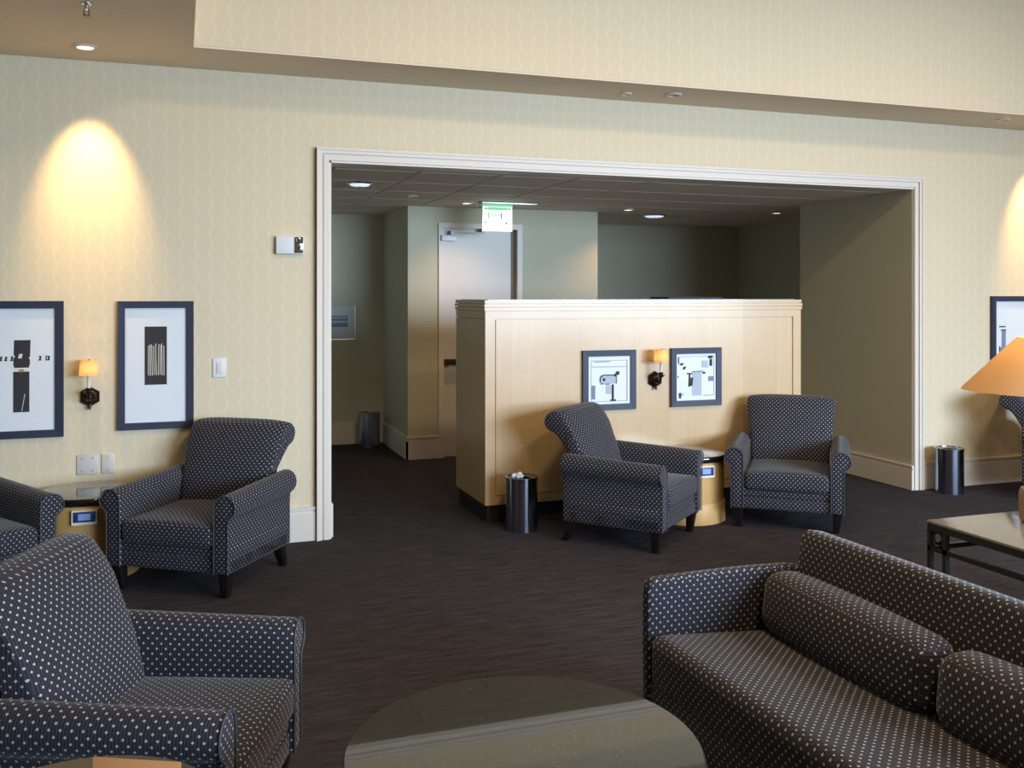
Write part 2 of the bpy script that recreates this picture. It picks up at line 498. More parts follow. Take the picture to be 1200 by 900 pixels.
# baseboard return inside the left jamb
struct('trim_2', MB().box(XL+.012, XL+.030, W+.03, W+T+.02, 0, .21), TRIMM, smooth=False)

# hall beyond
HZ = 2.348
NX = 5.40; Y1 = 8.6; Y2 = 9.72; Y3 = 10.1; XC = 1.98; XE = 3.90; XD = 6.46
mb = MB(); mb.box(NX, NX+.12, W+T+.001, 7.39, 0, 2.6); mb.box(NX-.004, NX+.001, W-.001, 7.39, 0, HZ+.02); struct('wall_hall_right', mb, HALLW, 'shaded taupe hall wall right of the partition', 'wall', smooth=False)
struct('wall_hall_return', MB().box(NX+.12, XD+.1, 7.27, 7.39, 0, 2.6), HALLW, smooth=False)
struct('wall_hall_dark', MB().box(XD, XD+.12, 7.39, Y3, 0, 2.6), HALLW, 'dark hall wall at the far right', 'wall', smooth=False)
struct('wall_hall_far', MB().box(XE-.2, XD+.12, Y3, Y3+.12, 0, 2.6), HALLW, 'grey-green far hall wall', 'wall', smooth=False)
D0, D1, DZ = 2.27, 3.10, 2.20
mb = MB(); mb.box(XC, D0, Y1, Y1+.16, 0, 2.6); mb.box(D1, XE, Y1, Y1+.16, 0, 2.6); mb.box(D0, D1, Y1, Y1+.16, DZ, 2.6)
mb.box(XC, XC+.16, Y1+.16, Y2, 0, 2.6); mb.box(XE-.16, XE, Y1+.16, Y3, 0, 2.6)
struct('wall_hall_front', mb, HALLW, 'grey-green hall wall around the white door', 'wall', smooth=False)
struct('wall_hall_left_back', MB().box(.3, XC+.16, Y2, Y2+.12, 0, 2.6), HALLW, 'grey hall end wall with a small framed picture', 'wall', smooth=False)
struct('wall_hall_left', MB().box(.38, .50, W+T, Y2, 0, 2.6), HALLW, smooth=False)
struct('baseboard_hall_right', base_y(W-.02, 7.39, NX-.004, -1, .19), TRIMM, 'white baseboard along the shaded hall wall', 'baseboard', smooth=False)
struct('baseboard_hall_far', base_x(XE, XD, Y3), TRIMM, smooth=False)
struct('baseboard_hall_front', base_x(XC-.018, D0-.0, Y1), TRIMM, 'baseboard left of the white hall door', 'baseboard', smooth=False)
struct('baseboard_hall_front_right', base_x(D1, XE, Y1), TRIMM, smooth=False)
struct('baseboard_hall_side', base_y(Y1-.018, Y2, XC, -1), TRIMM, 'baseboard on the dark hall side wall', 'baseboard', smooth=False)
struct('baseboard_hall_left', base_x(.5, XC-.018, Y2), TRIMM, 'baseboard at the hall end wall', 'baseboard', smooth=False)
# suspended ceiling: real tiles with a reveal between them
mb = MB(); mb.box(.4, XD+.1, W+T-.001, Y3, HZ+.012, HZ+.05)
px, py = .572, .60
ix = 0
x = 1.51-2*px
while x < XD:
    y = W+.22-px
    while y < Y3:
        a, b, c, d = max(x+.006, .4), min(x+px-.006, XD), max(y+.005, W+T), min(y+py-.005, Y3)
        if b > a+.02 and d > c+.02:
            mb.hexa([(a+.006, c+.006, HZ), (b-.006, c+.006, HZ), (b-.006, d-.006, HZ), (a+.006, d-.006, HZ)],
                    [(a, c, HZ+.012), (b, c, HZ+.012), (b, d, HZ+.012), (a, d, HZ+.012)])
        y += py
    x += px
struct('ceiling_hall', mb, TILE, 'suspended tile ceiling of the hall', 'ceiling', smooth=False)

# door_1: frame, leaf, closer, push bar
fr = MB()
for a, b in ((D0, D0+.05), (D1-.05, D1)): fr.box(a, b, Y1-.02, Y1+.14, 0, DZ)
fr.box(D0+.05, D1-.05, Y1-.02, Y1+.14, DZ-.05, DZ)
door = MB().box(D0+.045, D1-.11, Y1+.01, Y1+.055, .01, DZ-.045).build('door_1', DOORP, smooth=False); door['kind'] = 'structure'
door['label'] = 'white hall door with closer and dark push bar'; door['category'] = 'door'
fo = fr.build('door_frame', TRIMM, door, smooth=False)
st = MB().box(D1-.108, D1-.052, Y1+.04, Y1+.14, 0, DZ-.05).build('door_stop', plain('door_stop_brown', srgb(120, 105, 88), .6), door, smooth=False)  # stop strip in a darker brown than the frame
cl = MB().box(D0+.012+.01, D0+.165, Y1-.05, Y1+.01, 2.03, 2.085).build('door_closer', PLATE, door, bevel=.004)
arm = MB(); arm.box(D0+.12, D0+.42, Y1-.075, Y1-.066, 2.104, 2.112); arm.box(D0+.10, D0+.14, Y1-.08, Y1-.03, 2.085, 2.125); arm.box(D0+.40, D0+.43, Y1-.075, Y1-.0, 2.12, 2.15)
arm.build('closer_arm', plain('closer_arm_metal', srgb(120, 124, 130), .4, metal=.5), cl, smooth=False)
pb = MB(); pb.box(D0+.055, D1-.18, Y1-.05, Y1-.02, .87, .925); pb.box(D0+.055, D0+.10, Y1-.02, Y1+.01, .87, .925); pb.box(D1-.22, D1-.18, Y1-.02, Y1+.01, .87, .925)
pb.build('push_bar', DARKM, door, bevel=.004)

# ------------------------------------------------------------------ maple partition cabinet
CX0, CX1, CY0, CY1, CT = 1.912, 4.402, 6.02, 6.73, 1.488
t = thing('room_divider_cabinet', 'long pale maple partition cabinet with a framed panel and black plinth', 'room divider', (0, 0, 0))
b = MB(); b.box(CX0+.02, CX1-.02, CY0+.02, CY1-.02, 0, .12); b.build('plinth', BLACK, t, smooth=False)
b = MB(); b.box(CX0+.012, CX1-.012, CY0+.012, CY1-.012, .118, CT-.004); b.build('carcass', MAPLE, t, smooth=False)
b = MB()   # stiles and rails standing proud of the carcass, groove around the panel
for x0, x1 in ((CX0, CX0+.068), (CX1-.068, CX1)): b.box(x0, x1, CY0, CY0+.012, .118, CT-.075)
b.box(CX0+.068, CX1-.068, CY0, CY0+.012, 1.362, CT-.075); b.box(CX0+.068, CX1-.068, CY0, CY0+.012, .118, .175)
b.build('face_frame', MAPLE, t, smooth=False)
b = MB(); b.box(CX0+.076, CX1-.076, CY0+.003, CY0+.013, .183, 1.354); b.build('front_panel', MAPLE, t, smooth=False)
for x in (CX0, CX1-.012):
    b = MB(); b.box(x, x+.012, CY0+.012, CY1, .118, 1.36); b.build('side_panel', MAPLE, t, smooth=False)
    b = MB(); b.box(x, x+.012, CY0+.012, CY1, 1.366, CT-.075); b.build('side_rail', MAPLE, t, smooth=False)
b = MB()
for z0, z1, o in ((CT-.072, CT-.050, .006), (CT-.046, CT-.026, .008), (CT-.022, CT, .004)):
    b.box(CX0-o, CX1+o, CY0-o, CY1+o, z0, z1)
b.box(CX0+.010, CX1-.010, CY0+.010, CY1-.010, CT-.076, CT-.001)
b.build('cornice', MAPLE, t, smooth=False)
MB().box(CX0+.03, CX1-.03, CY0+.03, CY1-.03, CT, CT+.004).build('top_glass', plain('blue_grey_top', srgb(150, 165, 190), .12, vary=.03), t, smooth=False)
tr = MB(); tr.box(3.42, 3.90, 6.28, 6.56, CT+.004, CT+.010)  # thin black slab with a low rim
for a in ((3.42, 3.90, 6.28, 6.29), (3.42, 3.90, 6.55, 6.56), (3.42, 3.43, 6.28, 6.56), (3.89, 3.90, 6.28, 6.56)): tr.box(a[0], a[1], a[2], a[3], CT+.010, CT+.020)
tag(tr.build('flat_slab', BLACK, smooth=False), 'flat black slab lying on top of the maple partition', 'tray')

# ------------------------------------------------------------------ pictures
def picture(label, x0, x1, z0, z1, y, fw, art, mat=MAT, fm=FRAMEM, group=None, fd=.028, name='framed_picture'):
    cx = (x0+x1)/2
    t = thing(name, label, 'picture', (cx, y, z0), 0, group)
    hw = (x1-x0)/2; H = z1-z0
    b = MB()     # mitred, slightly sloped moulding
    def bar(p, q, r_, s_):   # outer p-q, inner r_-s_ (x,z)
        b.hexa([(p[0], -.002, p[1]), (q[0], -.002, q[1]), (s_[0], -.002, s_[1]), (r_[0], -.002, r_[1])],
               [(p[0], -fd, p[1]), (q[0], -fd, q[1]), (s_[0], -fd*.92, s_[1]), (r_[0], -fd*.92, r_[1])])
    o = [(-hw, 0), (hw, 0), (hw, H), (-hw, H)]; i_ = [(-hw+fw, fw), (hw-fw, fw), (hw-fw, H-fw), (-hw+fw, H-fw)]
    for k in range(4): bar(o[k], o[(k+1) % 4], i_[k], i_[(k+1) % 4])
    b.build('frame', fm, t, smooth=False)
    MB().box(-hw+fw-.002, hw-fw+.002, -.012, -.003, fw-.002, H-fw+.002).build('mat_board', mat, t, smooth=False)
    for gi, (nm, m, rects) in enumerate(art):
        b = MB()
        for k, r_ in enumerate(rects):
            # r_: x0,x1,z0,z1 in wall metres, optional lean
            l = r_[4] if len(r_) > 4 else 0
            e = -.0125-.0005*(k % 3)-.0018*gi
            xa, xb, za, zb = r_[0]-cx, r_[1]-cx, r_[2]-z0, r_[3]-z0
            b.hexa([(xa, -.0115, za), (xb, -.0115, za), (xb+l, -.0115, zb), (xa+l, -.0115, zb)],
                   [(xa, e, za), (xb, e, za), (xb+l, e, zb), (xa+l, e, zb)])
        b.build(nm, m, t, smooth=False)
    return t
strokes = []
for k in range(9):
    x = -.184+k*.0108
    strokes.append((x, x+.0038, 1.052+random.uniform(-.004, .006), 1.232+random.uniform(-.01, .008), random.uniform(-.004, .004)))
picture('navy framed print of a black upright rectangle scored with white strokes', -.349, .070, .735, 1.486, W, .040,
        [('print', INK, [(-.203, -.080, .995, 1.337)]), ('white_strokes', CREAM, strokes)])
glyph = []
for k, x in enumerate((-.990, -.960, -.935, -.905, -.790, -.762, -.718)):
    if k == 4: continue
    glyph.append((x, x+.010, 1.155, 1.176, .004)); glyph.append((x-.003, x+.013, 1.151, 1.156)); 
    if k % 2: glyph.append((x-.001, x+.013, 1.172, 1.177))
glyph += [(-.728, -.710, 1.151, 1.156), (-.728, -.722, 1.151, 1.175), (-.728, -.708, 1.172, 1.177), (-.712, -.706, 1.162, 1.177)]
picture('navy framed print of two stacked black blocks with a row of scattered letters', -1.095, -.634, .715, 1.488, W, .042,
        [('print', INK, [(-.892, -.808, 1.125, 1.268, .004), (-.888, -.812, 1.112, 1.128), (-.892, -.810, .862, 1.090)]+glyph),
         ('pale_marks', CREAM, [(-.868, -.850, 1.165, 1.190, .006), (-.892, -.884, 1.17, 1.182), (-.880, -.815, 1.096, 1.108), (-.850, -.847, .868, .965, .016), (-.812, -.805, 1.16, 1.172)]),
         ('tan_tape', LTWOOD, [(-.862, -.838, 1.088, 1.104)])])
picture('navy framed print of a grey tower at the right edge behind the lamp shade', 6.179, 6.62, .74, 1.514, W, .042,
        [('print', INKBR, [(6.285, 6.330, 1.0, 1.245, .004), (6.262, 6.285, .98, 1.10), (6.33, 6.36, .98, 1.07)]),
         ('dark_marks', INK, [(6.262, 6.330, 1.262, 1.272), (6.262, 6.270, 1.04, 1.11), (6.278, 6.335, 1.236, 1.243)])])
PY = CY0+.003
picture('square navy framed print of a rounded grey signboard, left of the partition sconce', 2.612, 3.018, .722, 1.139, PY, .042,
        [('keyline', INKBR, [(2.676, 2.955, .782, .785), (2.676, 2.955, 1.065, 1.068), (2.676, 2.679, .782, 1.068), (2.948, 2.955, .782, 1.068), (2.676, 2.708, .80, .895), (2.70, 2.82, 1.056, 1.062)]),
         ('wash', PALE, [(2.75, 2.875, .905, .965), (2.79, 2.83, .835, .895), (2.684, 2.945, 1.02, 1.028)]),
         ('sketch', INK, [(2.742, 2.748, .915, .955), (2.748, 2.76, .952, .963, .003), (2.76, 2.85, .962, .969), (2.845, 2.862, .955, .975, .014), (2.862, 2.888, .965, .990, .004), (2.748, 2.77, .903, .909), (2.764, 2.782, .925, .945), (2.785, 2.815, .900, .906), (2.834, 2.848, .785, .90), (2.822, 2.866, .785, .795), (2.865, 2.869, .905, .962)])], fd=.024)
picture('square navy framed print with dark corner flecks, right of the partition sconce', 3.297, 3.707, .724, 1.143, PY, .042,
        [('keyline', INKBR, [(3.36, 3.65, 1.078, 1.081), (3.645, 3.649, .80, 1.09), (3.56, 3.649, .797, .801), (3.60, 3.645, .90, .935)]),
         ('wash', PALE, [(3.47, 3.545, .80, .975), (3.375, 3.40, .80, .82), (3.55, 3.60, 1.0, 1.05)]),
         ('sketch', INK, [(3.355, 3.362, 1.03, 1.078), (3.365, 3.39, 1.02, 1.035, .01), (3.392, 3.41, .99, 1.01, .008), (3.352, 3.358, .93, .945), (3.425, 3.47, .955, .963), (3.47, 3.56, .972, .976), (3.438, 3.450, .865, .955, .004), (3.452, 3.470, .87, .93, .006), (3.555, 3.575, .955, .968), (3.60, 3.635, 1.065, 1.085), (3.612, 3.632, 1.01, 1.06), (3.362, 3.378, .785, .822)])], fd=.024)
picture('small pale framed landscape on the hall end wall', 1.30, 1.688, 1.066, 1.417, Y2, .012,
        [('print', INKBR, [(1.40, 1.606, 1.198, 1.313)]), ('pale_bands', PALE, [(1.402, 1.604, 1.24, 1.262), (1.42, 1.59, 1.285, 1.30)])],
        mat=plain('grey_mat', srgb(190, 198, 200), .5, vary=.02), fm=SATIN, fd=.02)

# ------------------------------------------------------------------ wall sconces
def sconce(label, x, y, z):     # z: centre of the back plate
    t = thing('wall_sconce', label, 'wall lamp', (x, y, z), 0, 'candle wall sconces')
    b = MB()
    for r0, r1, y0, y1 in ((.058, .058, -.002, -.016), (.058, .042, -.016, -.030), (.042, .03, -.030, -.036)):
        lo = [(r0*math.sin(PI/3*k), y0, r0*math.cos(PI/3*k)) for k in range(6)]; hi = [(r1*math.sin(PI/3*k), y1, r1*math.cos(PI/3*k)) for k in range(6)]
        vs = lo+hi; b.add(vs, [(5, 4, 3, 2, 1, 0), (6, 7, 8, 9, 10, 11)]+[(k, (k+1) % 6, 6+(k+1) % 6, 6+k) for k in range(6)])
    b.build('back_plate', BRONZE, t, smooth=False)
    b = MB(); b.tube([(0, -.03, 0), (0, -.05, -.012), (0, -.075, -.014), (0, -.094, .004), (0, -.10, .03)], .008)
    b.sphere((0, -.04, 0), .018); b.tube([(0, -.02, -.045), (0, -.026, -.062), (0, -.03, -.072)], [.012, .009, .006])
    b.tube([(-.028, -.036, -.006), (-.012, -.06, -.016), (0, -.078, -.012)], .006); b.tube([(.028, -.036, -.006), (.012, -.06, -.016), (0, -.078, -.012)], .006)
    b.build('arm', BRONZE, t)
    b = MB(); b.lathe([(0, .022), (.012, .022), (.026, .034), (.028, .038), (.014, .040), (.016, .058), (0, .058)], 24, (0, -.10)); b.build('cup', BRONZE, t)
    b = MB(); b.lathe([(0, .056), (.0095, .056), (.0095, .142), (0, .142)], 20, (0, -.10)); b.build('candle_sleeve', CANDLE, t)
    b = MB(); b.lathe([(0, .142), (.006, .144), (.013, .158), (.012, .172), (.004, .188), (0, .19)], 16, (0, -.10)); b.build('bulb', BULB, t)
    b = MB(); b.lathe([(.051, .128), (.0525, .128), (.042, .218), (.0405, .218), (.051, .128)], 40, (0, -.10)); sh = b.build('lamp_shade', SHADE_S, t)
    b = MB()
    for k in range(3):
        a = 2*PI*k/3; b.tube([(0, -.10, .200), (.0405*math.cos(a), -.10+.0405*math.sin(a), .200)], .0012, 6)
    b.tube([(0, -.10, .188), (0, -.10, .222)], .003, 8)
    b.build('shade_carrier', BRONZE, sh)
    p = point_light('sconce_bulb_light', (0, -.10, .160), 9.0, (1, .58, .22), .014); p.parent = t
    return t
sconce('bronze candle sconce with a lit shade between the two tall prints', -.496, W, .937)
sconce('bronze candle sconce with a lit shade on the maple partition', 3.172, CY0+.003, .925)

# ------------------------------------------------------------------ wall fittings
t = thing('alarm_strobe', 'white alarm unit with a patterned strobe lens, left of the casing', 'alarm', (.630, W, 1.775), 0)
MB().box(-.083, .083, -.035, -.001, 0, .108).build('housing', PLATE, t, bevel=.004)
MB().box(.032, .078, -.044, -.034, .006, .100).build('strobe_lens', CHROME, t, bevel=.003)
b = MB(); b.box(.030, .034, -.0455, -.036, .006, .102); b.box(.044, .056, -.0455, -.036, .062, .080, ); b.box(.064, .072, -.0455, -.036, .060, .094); b.box(.040, .058, -.0455, -.036, .022, .040); b.box(.052, .062, -.0455, -.036, .036, .050); b.box(.034, .078, -.0455, -.036, .098, .103)
b.build('lens_pattern', INK, t, smooth=False)
t = thing('light_switch', 'white rocker light switch right of the striped print', 'light switch', (.217, W, 1.027), 0)
MB().box(-.039, .039, -.008, -.001, 0, .116).build('cover_plate', PLATE, t, bevel=.003)
MB().box(-.017, .017, -.012, -.006, .025, .091).build('rocker', TRIMM, t, bevel=.002)
for lab, x0, x1 in (('wide blank metal outlet plate below the wallpaper sconce', -.567, -.454), ('narrow blank metal outlet plate beside the wide one', -.436, -.367)):
    t = thing('outlet_cover', lab, 'outlet plate', ((x0+x1)/2, W, .488), 0, 'outlet plates')
    hw = (x1-x0)/2
    MB().box(-hw, hw, -.007, -.001, 0, .115).build('plate', STEELP, t, bevel=.003)
    for sx in ((-.5, .5) if hw > .045 else (0,)):
        for z in (.02, .095): MB().lathe([(0, .007), (.003, .007), (.003, .009), (0, .009)], 10, (sx*hw, z), axis='y', off=-.0175).build('screw', SATIN, t)

# ------------------------------------------------------------------ ceiling fittings
def downlight(label, x, y, z, r=.055, mat=DLITE, group='recessed ceiling downlights', cat='downlight', name='recessed_downlight', rim=TRIMM):
    t = thing(name, label, cat, (x, y, z), 0, group)
    MB().lathe([(r*.78, .0), (r*1.15, -.002), (r*1.15, -.006), (r*.80, -.012), (r*.76, -.006), (r*.78, 0)], 36).build('trim_ring', rim, t)
    MB().lathe([(0, -.002), (r*.78, -.002), (r*.78, -.006), (0, -.006)], 30).build('lens', mat, t)
    return t
downlight('lit recessed downlight in the tan ceiling above the left wall', -.492, 5.624, ZC)
downlight('recessed downlight in the soffit above the middle of the opening', 3.126, 5.66, ZC, .05, plain('copper_reflector', srgb(170, 110, 80), .3, metal=.6))
downlight('dim recessed downlight just left of the other one above the opening', 2.812, 5.74, ZC, .035, SOFFIT, rim=SOFFIT)
downlight('recessed downlight in the soffit at the far right', 5.958, 5.63, ZC, .045, SOFFIT, rim=SOFFIT)
spot_light('wall_washer_lamp', (-.492, 5.62, ZC-.03), (-.50, W, 2.10), 135, (1, .64, .27), 48, 1.0, .03)
spot_light('wall_washer_lamp_right', (6.62, 5.62, ZC-.03), (6.62, W, 2.10), 135, (1, .64, .27), 48, 1.0, .03)
t = thing('sprinkler_head', 'small dark sprinkler head on the tan ceiling at the top left', 'sprinkler', (-.414, 4.80, ZC))
MB().lathe([(0, 0), (.028, 0), (.026, -.006), (.010, -.010), (.010, -.03), (0, -.03)], 20).build('escutcheon', SATIN, t)
b = MB(); b.tube([(-.010, 0, -.03), (-.012, 0, -.05), (0, 0, -.06)], .0025, 6); b.tube([(.010, 0, -.03), (.012, 0, -.05), (0, 0, -.06)], .0025, 6); b.lathe([(0, -.058), (.016, -.058), (.016, -.061), (0, -.061)], 16); b.build('deflector', DARKM, t)

downlight('lit recessed downlight over the white hall door', 2.40, 8.10, HZ, .055)
downlight('lit recessed downlight over the middle of the hall ceiling', 4.05, 8.22, HZ, .055)
downlight('lit recessed downlight at the dark right end of the hall ceiling', 5.60, 8.05, HZ, .055)
downlight('unlit round detector on the hall ceiling left of the door', 1.80, 7.68, HZ, .045, TILE, cat='smoke detector', name='smoke_detector', group='hall ceiling detectors')
for lab, x, y, r in (('round blue-lit diffuser on the hall ceiling near the left jamb', 1.235, 6.92, .085), ('round flush diffuser on the hall ceiling above the partition', 4.58, 8.70, .11)):
    t = thing('ceiling_diffuser', lab, 'ceiling light', (x, y, HZ), 0, 'round hall diffusers')
    MB().lathe([(0, 0), (r*1.12, 0), (r*1.12, -.008), (r, -.016), (0, -.016)], 40).build('rim', CHROME, t)
    MB().lathe([(0, -.016), (r*.9, -.016), (r*.75, -.026), (r*.3, -.031), (0, -.031)], 40).build('lens', COOLD, t)
    MB().lathe([(0, -.03), (.009, -.03), (.007, -.042), (0, -.044)], 14).build('finial', CHROME, t)
for x, y, pw in ((2.40, 8.10, 26), (4.05, 8.22, 26), (5.60, 8.05, 2)):
    spot_light('hall_downlight_lamp', (x, y, HZ-.02), (x, y, 0), pw, (1, .58, .28), 125, .8, .04)

# hanging lit sign
t = thing('exit_sign', 'lit green and white glass exit sign hanging over the hall door', 'exit sign', (2.655, 8.0, HZ))
MB().box(-.16, .36, -.05, .07, -.018, 0).build('ceiling_plate', SATIN, t, bevel=.003)
MB().box(-.14, .14, -.008, .022, -.040, -.018).build('light_bar', SIGNG, t, smooth=False)
MB().box(-.137, .137, -.002, .006, -.258, -.040).build('panel', SIGNW, t, smooth=False)
b = MB(); b.box(-.095, .095, -.006, -.003, -.070, -.045); b.box(-.090, -.078, -.006, -.003, -.150, -.085); b.box(.030, .038, -.006, -.003, -.148, -.085); b.box(.058, .064, -.006, -.003, -.125, -.085)
b.build('green_band', SIGNG, t, smooth=False)
b = MB()
for k in range(7): b.box(-.060+k*.013, -.052+k*.013, -.007, -.003, -.118-.002*(k % 2), -.110)
b.box(-.120, -.100, -.007, -.003, -.064, -.052); b.box(.100, .122, -.007, -.003, -.064, -.052)
b.box(-.118, -.106, -.007, -.003, -.185, -.172); b.box(.074, .086, -.007, -.003, -.195, -.176); b.box(.030, .038, -.0075, -.0035, -.150, -.100)
b.build('dark_marks', SIGND, t, smooth=False)

# ------------------------------------------------------------------ steel bins
def steel_bin(label, x, y, rz=0, tissue=False):
    t = thing('ash_bin', label, 'waste bin', (x, y, 0), rz, 'polished steel bins')
    R, H = .105, .345
    MB().lathe([(0, .012), (R-.006, .012), (R-.006, .004), (R, 0), (R, H-.02), (R+.003, H-.018), (R+.003, H), (R-.012, H), (R-.014, H-.02), (R-.014, .02), (0, .02)], 64).build('body', BRUSHED, t)
    MB().lathe([(R-.045, H-.012), (R-.016, H-.006), (R-.013, H-.012), (R-.045, H-.03), (R-.045, H-.012)], 48).build('rim_insert', SATIN, t)
    return t
steel_bin('polished steel bin with a crumpled tissue, at the left corner of the maple partition', 2.09, 5.80)
steel_bin('polished steel bin against the wall right of the opening', 5.60, 5.80, .5)
steel_bin('polished steel bin in the far hall below the small landscape', 1.79, 9.48, 1.0)
b = MB()
for k, (dx, dy, dz, r) in enumerate(((0, 0, 0, .022), (.025, .008, -.004, .018), (-.022, .01, -.002, .017), (.008, -.014, .014, .016))):
    b.sphere((2.05+dx, 5.76+dy, .358+dz), r, 9, .8)
ti = b.build('crumpled_tissue', TISSUE, smooth=False)
dm = ti.modifiers.new('crease', 'DISPLACE'); tx = bpy.data.textures.new('crease', 'CLOUDS'); tx.noise_scale = .02; dm.texture = tx; dm.strength = .012
tag(ti, 'white crumpled tissue on the rim of the bin at the partition corner', 'tissue')

# ------------------------------------------------------------------ armchair
def arc(cx, cy, r, a0, a1, n):
    return [(cx+r*math.cos(math.radians(a0+(a1-a0)*k/n)), cy+r*math.sin(math.radians(a0+(a1-a0)*k/n))) for k in range(n+1)]

def make_armchair(label):
    t = thing('armchair', label, 'armchair', group='dotted navy armchairs')
    # base
    b = MB(); b.box(-.352, .352, -.335, .262, .205, .262); b.box(-.350, .350, -.338, .260, .130, .203)
    b.build('base_frame', FAB, t, bevel=.010)
    # seat cushion
    def fn(p, w):
        p = p.copy(); p.z += .010*max(0, 1-w.x*w.x)*(1 if w.z > 0 else 0); return p
    b = MB(); b.rbox(-.266, .266, -.358, .200, .255, .370, .028, 8, (0, .006, .010), fn); b.build('seat_cushion', FAB, t, weld=True)
    # arms
    prof = [(.268, .13), (.268, .30), (.268, .42)]+arc(.330, .472, .062, 165, -62, 16)+[(.352, .405), (.350, .36), (.350, .25), (.350, .13)]
    def wp(v, s):
        f = max(0, (v.z-.38)/.155)
        v = v.copy(); v.z += .012*f*s          # tops rise a little to the rear
        return v
    for sg in (1, -1):
        b = MB(); pr = prof if sg == 1 else [(-p[0], p[1]) for p in prof]
        b.prism(pr, 'y', -.350, .300, 8, wp)
        a = b.build('armrest', FAB, t, bevel=.012)
        b = MB(); pts = [(sg*(p[0] if p[0] > .30 else p[0]+.004), -.352, p[1]-.012*max(0, (p[1]-.38)/.155)) for p in prof]
        b.tube(pts, .0032, 6); b.build('piping', PIPE, a)
    # back: reclined, flaring, rolled over at the top
    pf = [(.138, .28), (.150, .36), (.168, .44), (.193, .52), (.220, .60), (.254, .68), (.286, .735)]
    pf += arc(.372, .737, .074, 150, -75, 14)[1:]
    pf += [(.374, .658), (.345, .62), (.312, .54), (.282, .42), (.264, .26), (.262, .16)]
    def wb(v, s):
        z = v.z; f = min(1, max(0, (z-.46)/.28)); f = f*f*(3-2*f)
        w = .262+.040*f
        v = Vector((s*w, v.y, v.z))
        if v.y < .33 and z < .80: v.y -= .022*(1-s**4)*min(1, (z-.28)/.2)*(1 if z > .28 else 0)
        if z > .62: v.z -= .020*s**4*(z-.62)/.19
        if z > .55: v.y += .012*s*s
        return v
    b = MB(); b.prism(pf, 'x', -1, 1, 12, wb)
    b.build('backrest', FAB, t, bevel=.016)
    # legs
    for sx in (-1, 1):
        for fr in (True, False):
            a, c = .030, .019
            tx_, ty = sx*.312, (-.300 if fr else .228)
            bx, by = sx*.300, (-.290 if fr else .305)
            bxx = bx
            b = MB().hexa([(bxx-c, by-c, 0), (bxx+c, by-c, 0), (bxx+c, by+c, 0), (bxx-c, by+c, 0)],
                          [(tx_-a, ty-a, .134), (tx_+a, ty-a, .134), (tx_+a, ty+a, .134), (tx_-a, ty+a, .134)])
            b.build('leg', ESPRESSO, t, bevel=.004)
    return t
PIPE = plain('piping_cord', (.045, .048, .065, 1), .6, vary=.2)
D = math.radians
CH = make_armchair('dotted navy armchair under the light switch, left of the opening')
CH.location = (.123, 5.387, 0); CH.rotation_euler = (0, 0, D(-34))
again(CH, 'dotted navy armchair cut off by the left edge beside the drum table', (-1.083, 5.36, 0), D(34))
again(CH, 'dotted navy armchair seen from its side, next to the steel bin at the partition', (2.68, 5.42, 0), D(41))
again(CH, 'dotted navy armchair facing the viewer at the right end of the partition', (3.89, 5.45, 0), D(-38))
near = again(CH, 'large dotted navy armchair in the left foreground', (-.103, 2.80, 0), D(68.8))
for ch in near.children:      # its back is plumper with wear and sits further forward
    if ch.name.startswith('backrest'): ch.location = (0, -.055, 0)
again(CH, 'dotted navy armchair half hidden by the lamp shade at the right edge', (6.34, 5.38, 0), D(40))

# ------------------------------------------------------------------ drum tables
def drum_table(label, x, y):
    t = thing('drum_table', label, 'side table', (x, y, 0), 0, 'drum tables between the armchairs')
    R = .260
    MB().lathe([(0, 0), (R, 0), (R, .130), (R-.006, .138), (0, .138)], 72).build('plinth', DRUMWOOD, t)
    MB().lathe([(0, .136), (R-.010, .136), (R-.010, .410), (0, .410)], 72).build('body', DRUMWOOD, t)
    MB().lathe([(0, .408), (R-.004, .408), (R+.002, .414), (R+.006, .424), (R+.006, .440), (R+.001, .449), (R-.006, .450), (0, .450)], 72).build('top', LACQ, t)
    MB().box(-.062, .062, -(R+.002), -(R-.022), .315, .392).build('plaque_recess', CANDLE, t, smooth=False)
    pq = MB().box(-.054, .054, -(R+.006), -(R-.018), .330, .384).build('plaque', BLUEL, t, bevel=.001)
    b = MB(); b.box(-.030, .030, -(R+.0075), -(R+.005), .340, .374)
    b.build('printed_label', BLUEP, pq, smooth=False)
    for sx in (-.044, .044): MB().lathe([(0, 0), (.004, 0), (.004, .003), (0, .003)], 12, (sx, .357), axis='y', off=-(R+.009)).build('screw', CHROME, pq)
    return t
drum_table('honey wood drum table with a black glossy top below the wallpaper sconce', -.48, 5.70)
drum_table('honey wood drum table with a black glossy top in front of the maple partition', 3.275, 5.75)

# ------------------------------------------------------------------ sofa (front = -Y local)
SOFA_A = D(-88.0)
t = thing('sofa', 'long dotted navy sofa in the right foreground', 'sofa', (1.828, 1.80, 0), SOFA_A)
HL = .95
b = MB(); b.box(-HL+.01, HL-.01, -.392, .36, .07, .30); b.build('base_frame', FAB, t, bevel=.012)
def fs(p, w):
    p = p.copy(); p.z -= .055*(w.y*.5+.5)*max(0, w.z); return p
b = MB(); b.rbox(-HL+.047, HL-.047, -.405, .22, .285, .455, .040, 10, (0, .004, .006), fs); b.build('seat_cushion', FAB, t, weld=True)
ap = [(-.400, .07), (-.402, .40), (-.402, .58), (-.396, .608), (-.380, .618), (-.2, .620), (0, .618), (.14, .612), (.26, .59), (.30, .50), (.30, .07)]
for sg in (-1, 1):
    b = MB(); x0, x1 = (-HL, -HL+.045) if sg < 0 else (HL-.045, HL)
    b.prism(ap, 'x', x0, x1, 2)
    b.build('armrest', FAB, t, bevel=.014)
